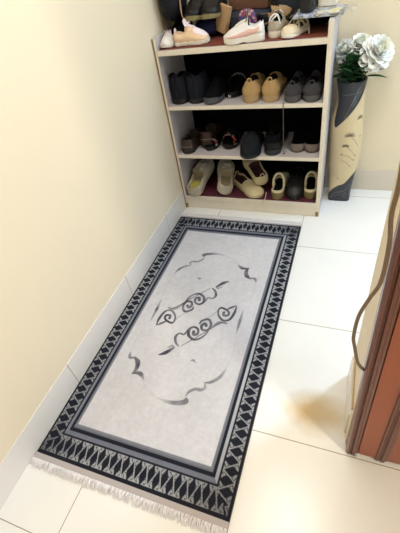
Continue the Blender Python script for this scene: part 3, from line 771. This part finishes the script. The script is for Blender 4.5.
# pink-striped white sneaker, side on
q = Shape(.160, .068, rim=[(0, .066), (.1, .062), (.22, .052), (.36, .058), (.5, .050), (.7, .040), (1, .026)], crown=[(0, .01), (.40, .022), (.6, .020), (.85, .012), (1, .004)], throat=.36, sole=.022, heel=.028, lean=.2, bulge=.12, toe_up=.004)
r = thing('chunky_sneaker', 'white chunky sneaker with a pale pink side stripe, toe to the left', 'shoe', (.474, .006, ZTL), R(97), 'chunky sneakers on the rack top')
upper(q).build('upper', [WHT, LIN_BLK], r); sole(q, .08).build('sole', WSOLE, r)
side_stripe(q, .10, .93, lambda t: .12-.10*t, lambda t: .72-.12*t).build('side_stripe', PINK, r)
laces(q, .40, .70, 5, .6, .003).build('laces', WHT, r); heel_counter(q, .2, .1, .5).build('heel_counter', WSOLE, r)
OLT = mat('olive_tongue', (170,156,98), .8); tongue(q, .02, .034, None, .012).build('tongue', OLT, r); pull_tab(q, .014, .003).build('pull_tab', LIN_BLK, r)
# greige sneaker heel out with white lace
GRG = mat('greige_mesh', (176,164,146), .85, bump=.3, bscale=400)
r, q = sneaker('sneaker', 'small greige sneaker with white laces and white sole, heel outward on the rack top', (.508, .012, ZTL), R(-6), GRG, WSOLE, LIN_BLK, WHT, .15, .058, .056, so=.022, counter=GRG)
MB().tube(spline([(-.019, .020, .040), (-.017, .016, .062), (-.004, .022, .074), (.010, .022, .072), (.018, .018, .060), (.020, .024, .040)], 5), .0034, 6).build('lace_loop', WHT, r)
MB().tube(spline([(-.018, .014, .045), (-.004, .012, .062), (.012, .018, .074)], 5), .003, 6).build('lace_loop', WHT, r)
# cream strapped shoe
CRS = mat('cream_strap_leather', (220,206,176), .55, spec=.4)
q = Shape(.150, .066, rim=[(0, .036), (.1, .033), (.3, .024), (.5, .023), (.65, .026), (.82, .026), (1, .020)], crown=[(0, .01), (.62, .014), (.85, .012), (1, .003)], throat=.62, sole=.012, lean=.14, cap_t=.3)
r = thing('strap_shoe', 'cream child shoe with two crossed straps near the right end of the rack top', 'shoe', (.616, .112, ZTL), R(157))
upper(q).build('upper', [CRS, mat('dark_tan_lining', (70,56,42), .9)], r); sole(q, .04).build('sole', WSOLE, r)
for a, e_ in ((.28, .58), (.58, .30)):
    rows = []
    for k in range(13):
        t = k/12; s = a+(e_-a)*t; u = -1+2*t; z = q.top(s)-.006+.040*math.sin(PI*t)**.7; x = q.cx(s)+q.w(s)*(1.0-q.lean*.5)*u
        rows.append([(x, s*q.L-.006, z), (x, s*q.L+.006, z)])
    MB().grid(rows).build('strap', CRS, r, solid=.002)
# small white stick
tag(MB().tube([(.641, .036, ZTL), (.641, .037, ZTL+.014), (.640, .038, ZTL+.026)], [.0028, .0024, .002], 8).build('plastic_stick', mat('pale_plastic', (176,170,158), .4)), 'short pale stick standing on the rack top under the wrapped package', 'stick')
# cardboard slab leaning on its corner
KR = mat('kraft_board', (186,152,112), .85, var=.08, vscale=20, bump=.1)
b = MB().box(-.030, .030, -.012, .012, 0, .098, bev=.002)
o = b.build('cardboard_block', KR, smooth=False); o.location = (.262, .118, ZTL+.0165); o.rotation_euler = (R(-10), R(14), R(-28)); tag(o, 'tan cardboard block leaning behind the pink-striped sneaker', 'cardboard')

# dark shoes and bags heaped at the back of the rack top
def blob(name, label, cat, loc, size, m, seed, rz=0, amp=.12, group=None, power=2.6, fold=0):
    """soft bag: rounded box with dents and folds, resting on its flat base"""
    b = MB(); rr = np.random.default_rng(seed); ph = rr.random(8)*6; rows = []
    for i in range(25):
        v = -PI/2+PI*i/24; row = []
        for k in range(36):
            a = 2*PI*k/36
            sp = lambda x: math.copysign(abs(x)**(2/power), x)
            x = sp(math.cos(v))*sp(math.cos(a)); y = sp(math.cos(v))*sp(math.sin(a)); z = sp(math.sin(v))
            d = 1+amp*(math.sin(3*a+ph[0]+2*v)*.4+math.sin(5*a-3*v+ph[1])*.3+math.sin(7*v+2*a+ph[2])*.3)*math.cos(v)
            if fold: d += fold*math.sin(11*a+ph[3]+3*v)*math.cos(v)
            row.append((x*d*size[0]/2, y*d*size[1]/2, max(0, (z*.5+.5))*size[2]))
        rows.append(row)
    o = b.grid(rows, closed=True).build(name, m); o.location = loc; o.rotation_euler = (0, 0, rz)
    return tag(o, label, cat, group), o
NBAG = mat('navy_black_nylon', (17,18,28), .55, spec=.3, bump=.2, bscale=60); RBAG = mat('royal_navy_cloth', (20,32,78), .75, bump=.2, bscale=80); NRIB = mat('dark_navy_rib', (26,32,44), .8)
blob('duffel_bag', 'black soft bag heaped at the back left of the rack top', 'bag', (.058, .135, ZTL+.072), (.104, .18, .235), NBAG, 1, .1, .10, fold=.03)
q = Shape(.16, .074, rim=[(0, .070), (.3, .066), (.45, .056), (.75, .036), (1, .024)], crown=[(0, .02), (.45, .03), (.6, .026), (.85, .016), (1, .004)], throat=.40, sole=.018)
r = thing('black_shoe', 'black shoe standing behind the tiny white one at the left end', 'shoe', (.070, .228, ZTL), R(178)); upper(q).build('upper', [BLKCLOTH, LIN_BLK], r); sole(q).build('sole', NAVYS, r); laces(q, .45, .62, 3).build('laces', BLKLEATHER, r)
blob('cloth_bag', 'royal blue folded cloth bag behind the peach sneaker', 'bag', (.195, .158, ZTL), (.125, .115, .066), RBAG, 3, 0, .08, fold=.02)
OLS = mat('olive_sole', (126,118,76), .7)
q = Shape(.20, .078, rim=[(0, .075), (.15, .07), (.3, .066), (.45, .06), (.75, .04), (1, .028)], crown=[(0, .02), (.45, .03), (.6, .026), (.85, .016), (1, .004)], throat=.42, sole=.016, toe_up=.004)
r = thing('black_boot', 'black shoe with olive sole stacked on the blue bag, nearer the left wall', 'shoe', (.154, .240, ZTL+.068), R(182), 'black olive-soled shoes on the rack top', R(3)); upper(q).build('upper', [BLKLEATHER, LIN_BLK], r); sole(q).build('sole', OLS, r); laces(q, .45, .65, 4).build('laces', BLKCLOTH, r)
dup(r, (.238, .240, ZTL+.068), R(178), 'black shoe with olive sole stacked on the blue bag, nearer the brown box')
# pale twisted strap hanging from the black bag
tag(MB().tube(spline([(.112, .084, ZTL+.22), (.112, .072, ZTL+.15), (.113, .066, ZTL+.11), (.120, .064, ZTL+.085), (.124, .070, ZTL+.06)]), .003, 7).build('strap', mat('beige_pink_cord', (170,136,112), .8, var=.2, vscale=100)), 'beige cord strap hanging down between the black bag and the olive-soled shoes', 'strap')
# brown box, patterned pouch, navy bag, khaki shoe
o = MB().box(-.085, .085, -.05, .05, 0, .075, bev=.004).build('leather_box', mat('brown_leather_box', (92,60,42), .5, var=.15, bump=.1), smooth=False); o.location = (.385, .184, ZTL+.082); o.rotation_euler = (0, 0, R(-6)); tag(o, 'brown leather box lying on the navy bag at the back of the rack top', 'box')
blob('nylon_bag', 'dark slate blue bag under the brown leather box', 'bag', (.385, .172, ZTL), (.20, .125, .084), mat('slate_cloth', (34,40,56), .8), 5, 0, .05, fold=.01, power=4)
PCH = bpy.data.materials.new('patterned_cloth'); PCH.use_nodes = True; nt = PCH.node_tree
vo = nt.nodes.new('ShaderNodeTexNoise'); vo.inputs['Scale'].default_value = 70; tcn = nt.nodes.new('ShaderNodeTexCoord'); cr = nt.nodes.new('ShaderNodeValToRGB'); e = cr.color_ramp; e.interpolation = 'CONSTANT'
e.elements[0].color = (*lin((40,60,120)), 1); e.elements[1].position = .5; e.elements[1].color = (*lin((150,48,58)), 1); x = e.elements.new(.6); x.color = (*lin((170,170,190)), 1)
nt.links.new(tcn.outputs['Object'], vo.inputs['Vector']); nt.links.new(vo.outputs['Fac'], cr.inputs[0]); nt.links.new(cr.outputs[0], nt.nodes['Principled BSDF'].inputs['Base Color'])
blob('pouch', 'red and blue patterned cloth pouch below the brown leather box', 'pouch', (.388, .090, ZTL), (.075, .040, .095), PCH, 8, 0, .08)
blob('backpack', 'dark navy ribbed bag at the back right of the rack top', 'bag', (.545, .185, ZTL), (.125, .09, .16), NRIB, 9, 0, .04, fold=.05, power=4)
KH = mat('khaki_suede', (150,124,88), .85, bump=.2); 
q = Shape(.13, .066, rim=[(0, .058), (.1, .056), (.3, .05), (.45, .046), (.75, .036), (1, .026)], crown=[(0, .02), (.45, .024), (.6, .02), (.85, .014), (1, .004)], throat=.42, sole=.016)
r = thing('khaki_shoe', 'khaki brown shoe with black collar propped behind the greige sneaker', 'shoe', (.440, .118, ZTL+.012), R(-80), None, R(14)); upper(q).build('upper', [KH, LIN_BLK], r); sole(q).build('sole', NAVYS, r); laces(q, .45, .65, 3).build('laces', LIN_BLK, r); heel_counter(q, .3, .2, .98).build('heel_counter', BLKLEATHER, r)
q = Shape(.17, .070, rim=[(0, .05), (.3, .042), (.45, .044), (.75, .034), (1, .024)], crown=[(0, .02), (.45, .02), (.6, .02), (.85, .014), (1, .004)], throat=.42, sole=.016)
blob('black_pouch', 'black pouch supporting the wrapped package at the back right of the rack top', 'pouch', (.662, .186, ZTL), (.10, .09, .052), BLKCLOTH, 12, 0, .06)
# wrapped package laid across the right side panel
PK = bpy.data.materials.new('printed_card'); PK.use_nodes = True; nt = PK.node_tree
tcn = nt.nodes.new('ShaderNodeTexCoord'); vo = nt.nodes.new('ShaderNodeTexNoise'); vo.inputs['Scale'].default_value = 22; vo.inputs['Detail'].default_value = 3
cr = nt.nodes.new('ShaderNodeValToRGB'); e = cr.color_ramp
e.elements[0].position = .32; e.elements[0].color = (*lin((120,140,190)), 1); e.elements[1].position = .72; e.elements[1].color = (*lin((214,208,104)), 1)
for p, c in ((.44, (205,212,224)), (.52, (96,90,80)), (.6, (232,232,226))): x = e.elements.new(p); x.color = (*lin(c), 1)
nt.links.new(tcn.outputs['Object'], vo.inputs['Vector']); nt.links.new(vo.outputs['Fac'], cr.inputs[0]); nt.links.new(cr.outputs[0], nt.nodes['Principled BSDF'].inputs['Base Color']); nt.nodes['Principled BSDF'].inputs['Roughness'].default_value = .4
pk = thing('wrapped_package', 'flat plastic-wrapped printed package laid over the right side of the rack top', 'package', (.668, .075, .8615), R(-2))
MB().box(-.082, .098, -.072, .060, .002, .011, bev=.002).build('printed_card', PK, pk, smooth=False)
rows = [[(x, y, .0125+.0016*math.sin(x*160+y*50)+.0012*math.sin(y*210-x*40)) for y in np.linspace(-.086, .070, 28)] for x in np.linspace(-.092, .136, 40)]
FILM = mat('clear_film', (240,240,240), .12, trans=.92, spec=.6, alpha=.45)
MB().grid(rows).build('plastic_sleeve', FILM, pk)
o = MB().box(-.03, .03, -.035, .035, 0, .05, bev=.002).build('white_box', mat('white_card', (226,222,214), .7), smooth=False); o.location = (.700, .150, .8755); tag(o, 'small white carton on the wrapped package by the back wall', 'box')
q = Shape(.13, .062, rim=[(0, .04), (.3, .036), (.45, .036), (.75, .028), (1, .02)], crown=[(0, .01), (.45, .02), (.6, .02), (.85, .012), (1, .004)], throat=.42, sole=.012)
r = thing('black_sandal', 'black shoe lying on the wrapped package beside the white carton', 'shoe', (.628, .04, .8765), R(0)); upper(q).build('upper', [GLB, LIN_BLK], r); sole(q).build('sole', NAVYS, r); band(q, .5, .6, -.9, .9).build('strap', GLB, r)

# ------------------------------------------------------------------ floor vase and flowers
VC = (.817, .170)
prof = [(0, .0535, .0535, .001), (.006, .0545, .0545, .001), (.03, .0545, .054, .0), (.07, .0555, .054, .001), (.11, .058, .056, .003), (.18, .068, .062, .005), (.24, .0725, .066, .006), (.30, .0735, .067, .005), (.36, .0725, .067, .001), (.41, .0705, .066, -.004), (.46, .063, .061, .0), (.50, .0575, .057, .003), (.54, .058, .058, .001), (.575, .0615, .061, -.002), (.592, .064, .063, -.003)]
def vi(z, k):
    zs_ = [p[0] for p in prof]; return float(np.interp(z, zs_, [p[k] for p in prof]))
vase = thing('floor_vase', 'tall cream and dark grey ceramic floor vase holding white flowers', 'vase', (VC[0], VC[1], 0))
nz_, na = 330, 240
zz = np.linspace(0, .592, nz_+1); aa = np.linspace(0, 2*PI, na, endpoint=False)
def smooth_prof(k):
    v = np.interp(zz, [p[0] for p in prof], [p[k] for p in prof]); ker = np.ones(21)/21
    return np.convolve(np.pad(v, 10, mode='edge'), ker, 'valid')
WX, WY, OX = smooth_prof(1), smooth_prof(2), smooth_prof(3)
pw = 2+3.5*np.clip((.14-zz)/.14, 0, 1)           # square foot blending to a round body
Z, A = np.meshgrid(zz, aa, indexing='ij')
cA, sA = np.cos(A), np.sin(A); P2 = 2/pw[:, None]
VX = OX[:, None]+WX[:, None]*np.sign(cA)*np.abs(cA)**P2; VY = WY[:, None]*np.sign(sA)*np.abs(sA)**P2
# glaze pattern: ang = angle from the front face (-Y), positive to the right
ang = np.arctan2(cA, -sA)
CRM = np.array(lin((218,198,158))); DRK = np.array(lin((52,53,60))); SLV = np.array(lin((150,150,156)))
vcol = np.empty(Z.shape+(3,)); vcol[:] = CRM
# dark sweep round the neck: its lower edge dips to a rounded tip at the left and climbs to the right
dd = ang+.70
low = .398+np.where(dd > 0, .088*np.sqrt(dd*dd+.02)-.0124, .8*dd*dd)
dark1 = Z > low
up2 = .060+.075*(ang+1.1)/2.2*np.where(np.abs(ang) < 1.9, 1, 0)+.03*np.sin(ang)
up2 = np.where(np.abs(ang) > 1.9, .09, up2)
dark2 = Z < up2
def streaks(d):
    s = np.zeros(Z.shape)
    for (a0, z0, a1, z1, wd) in d:
        x0, y0, x1, y1 = a0*.065, z0, a1*.065, z1; px_, py_ = ang*.065, Z
        l2 = (x1-x0)**2+(y1-y0)**2; t = np.clip(((px_-x0)*(x1-x0)+(py_-y0)*(y1-y0))/l2, 0, 1)
        s = np.maximum(s, np.clip((wd-np.hypot(px_-x0-t*(x1-x0), py_-y0-t*(y1-y0)))/.001+.5, 0, 1))
    return s[..., None]
vcol[dark1] = DRK; vcol[dark2] = DRK
st1 = streaks([(.1, .50, .7, .575, .001), (.2, .49, .55, .57, .0008), (.35, .50, .85, .585, .001), (-.6, .54, .9, .552, .0007), (-.2, .44, .35, .54, .0008), (.5, .53, 1.0, .56, .0008)])*dark1[..., None]
st2 = streaks([(-.75, .012, .75, .098, .0013), (-.55, .01, .75, .080, .0008), (.1, .03, .35, .022, .001), (.35, .022, .45, .04, .001), (.1, .03, .25, .048, .001), (.25, .048, .42, .044, .001)])*dark2[..., None]
vcol = vcol*(1-.6*st1)+SLV*.6*st1; vcol = vcol*(1-.5*st2)+SLV*.5*st2
INKV = np.array(lin((58,48,44)))
mot = []
def daisy(a, z, r_, stem):
    for k in range(7):
        t = R(-10+200*k/6); mot.append((a, z, a+math.cos(t)*r_/.065, z+math.sin(t)*r_*.8, .0022))
    for p0_, p1_ in zip(stem[:-1], stem[1:]): mot.append((*p0_, *p1_, .0008))
daisy(.26, .362, .020, [(.3, .362), (.6, .335), (.85, .305)])
daisy(.02, .312, .013, [(.06, .312), (.42, .285), (.68, .258)])
daisy(.98, .435, .016, [])
mot += [(-.2, .268, .25, .262, .0009), (.25, .262, .6, .236, .0009), (-.2, .243, .2, .225, .0009), (.2, .225, .5, .2, .0009), (-.3, .135, -.26, .138, .0024), (.98, .35, 1.01, .354, .0022), (.6, .236, .64, .24, .0022), (-.22, .27, -.18, .272, .0026), (.68, .258, .71, .261, .0022)]
sm_ = streaks(mot)*(~dark1 & ~dark2)[..., None]
vcol = vcol*(1-.85*sm_)+INKV*.85*sm_
verts = np.stack([VX, VY, Z], -1).reshape(-1, 3).tolist(); cols = vcol.reshape(-1, 3).tolist()
F = [(i*na+k, i*na+(k+1) % na, (i+1)*na+(k+1) % na, (i+1)*na+k) for i in range(nz_) for k in range(na)]
F.append(tuple(range(na))[::-1])
me = bpy.data.meshes.new('vase_body'); 
# inner wall of the mouth
base = nz_*na
for z_, sc in ((.594, .97), (.592, .92), (.56, .90), (.50, .88), (.42, .86)):
    o_ = len(verts); i_ = min(nz_, int(z_/.592*nz_))
    for k in range(na): verts.append((OX[i_]+(VX[i_, k]-OX[i_])*sc, VY[i_, k]*sc, z_)); cols.append(DRK.tolist())
    F += [(base+k, base+(k+1) % na, o_+(k+1) % na, o_+k) for k in range(na)]; base = o_
F.append(tuple(range(base, base+na)))
me.from_pydata(verts, [], F)
at = me.attributes.new('dye', 'FLOAT_COLOR', 'POINT'); at.data.foreach_set('color', np.concatenate([np.array(cols), np.ones((len(cols), 1))], 1).astype(np.float32).ravel())
me.polygons.foreach_set('use_smooth', [True]*len(me.polygons)); me.materials.append(attr_mat('vase_glaze', .4, .5, 30, .04))
o = bpy.data.objects.new('body', me); COL.objects.link(o); o.parent = vase

PETAL = mat('white_petal', (252,252,246), .7, spec=.2); PETC = mat('creamy_petal', (250,250,236), .7, spec=.2)
STEM = mat('flower_stem', (70,104,52), .6); LEAF = mat('dark_green_leaf', (36,74,38), .45, spec=.4, var=.3, vscale=60)
for m_ in (PETAL, PETC):
    m_.node_tree.nodes['Principled BSDF'].inputs['Subsurface Weight'].default_value = .25; m_.node_tree.nodes['Principled BSDF'].inputs['Subsurface Radius'].default_value = (.01, .01, .008)
def petal(b, mt, ln, wd, cup, mi=0, curl=.2, n=6, ph=0):
    rows = []
    for i in range(n+1):
        t = i/n; w_ = wd*math.sin(PI*min(.96, .12+.80*t))**.7
        rows.append([mt @ Vector((w_*u, ln*t, cup*(t*t)*ln-(1-abs(u))*0+.25*w_*u*u-curl*max(0, t-.7)*ln+.05*wd*math.sin(9*u+ph)*t)) for u in (-1, -.6, -.2, .2, .6, 1)])
    b.grid(rows, mi)
def peony(label, head, rad, dirv, root, leaves, seed):
    rr = random.Random(seed)
    r = thing('peony', label, 'flower', root, 0, 'white peonies in the floor vase')
    Hh = Vector(head)-Vector(root); d = Vector(dirv).normalized(); rot = d.to_track_quat('Z', 'Y').to_matrix().to_4x4()
    b = MB()
    for ring, (n, ln, wd, tilt, cup) in enumerate(((11, .95, .38, -22, .05), (12, .95, .36, -4, .12), (12, .88, .34, 14, .22), (11, .80, .30, 32, .32), (10, .68, .26, 48, .4), (9, .55, .22, 62, .4), (7, .40, .18, 76, .4))):
        for k in range(n):
            a = 2*PI*(k+.5*(ring % 2))/n+rr.uniform(-.15, .15)
            m_ = Matrix.Translation(Hh) @ rot @ Matrix.Rotation(a, 4, 'Z') @ Matrix.Translation((0, 0, ring*rad*.04)) @ Matrix.Rotation(R(tilt+rr.uniform(-8, 8)), 4, 'X')
            petal(b, m_, ln*rad*rr.uniform(.9, 1.08), wd*rad*rr.uniform(.9, 1.15), cup, 1 if ring >= 4 else 0, .25, ph=rr.uniform(0, 6))
    b.build('blossom', [PETAL, PETC], r)
    s = MB(); s.tube(spline([(0, 0, 0), Hh*.5+Vector((0, 0, .015)), Hh-d*rad*.1]), .003, 7); s.build('stem', STEM, r)
    for (lx, ly, lz, az, pitch, ln, wd) in leaves:
        lb = MB(); m_ = Matrix.Translation((lx, ly, lz)) @ Matrix.Rotation(az, 4, 'Z') @ Matrix.Rotation(R(pitch), 4, 'X')
        rows = []
        for i in range(9):
            t = i/8; w_ = wd*math.sin(PI*(.04+.94*t))**.8
            rows.append([m_ @ Vector((w_*u, ln*t, .35*w_*abs(u)-.18*ln*t*t)) for u in (-1, -.5, 0, .5, 1)])
        lb.grid(rows).build('leaf', LEAF, r, solid=.0008)
    return r
def lf(n, seed, amin, amax, z0=.16, ln=.075):
    rr = random.Random(seed)
    return [(rr.uniform(-.02, .02), rr.uniform(-.03, .005), z0+rr.uniform(-.03, .03), R(rr.uniform(amin, amax)), rr.uniform(18, 78), ln*rr.uniform(.8, 1.2), rr.uniform(.016, .024)) for _ in range(n)]
VR = (VC[0]-.003, VC[1], .43)
peony('large white peony bending right over the vase rim', (.893, .150, .690), .073, (.45, -.6, .66), VR, lf(16, 2, 110, 280, .175, .085)+[(.05, -.04, .18, R(-100), 8, .085, .012), (.05, -.035, .195, R(-80), 14, .07, .011)], 4)
peony('white peony with hidden lower petals at the left, touching the shoe rack', (.781, .178, .692), .055, (-.35, -.45, .8), VR, lf(16, 7, 100, 250, .175, .08), 5)
peony('small white peony at the back between the other two blooms', (.832, .190, .708), .054, (.0, -.4, .9), VR, lf(10, 11, 120, 250, .20, .08), 6)

# ------------------------------------------------------------------ lights: window daylight from the far right, ceiling lamp
def area(name, loc, tgt, sx, sy, power, rgb):
    l = bpy.data.lights.new(name, 'AREA'); l.shape = 'RECTANGLE'; l.size = sx; l.size_y = sy; l.energy = power; l.color = rgb
    o = bpy.data.objects.new(name, l); COL.objects.link(o); o.location = loc
    o.rotation_euler = (Vector(tgt)-Vector(loc)).to_track_quat('-Z', 'Y').to_euler(); return o
area('window_daylight', ((WX0+WX1)/2, YB-.02, (WZ0+WZ1)/2), (1.2, -1.0, .2), .26, 1.2, 34, (.60, .79, 1))
area('ceiling_lamp', (.8, -.85, 2.5), (.8, -.85, 0), .5, .5, 18, (1, .97, .93))
area('hall_lamp', (2.4, -2.15, 2.4), (.5, -1.6, 0), .3, .3, 37, (1, .89, .71))
wd = bpy.data.worlds.new('world'); S.world = wd; wd.use_nodes = True
wd.node_tree.nodes['Background'].inputs[0].default_value = (1, .95, .88, 1); wd.node_tree.nodes['Background'].inputs[1].default_value = .08
S.view_settings.view_transform = 'Standard'; S.view_settings.look = 'None'; S.view_settings.gamma = 1
S.view_settings.exposure = 0.08
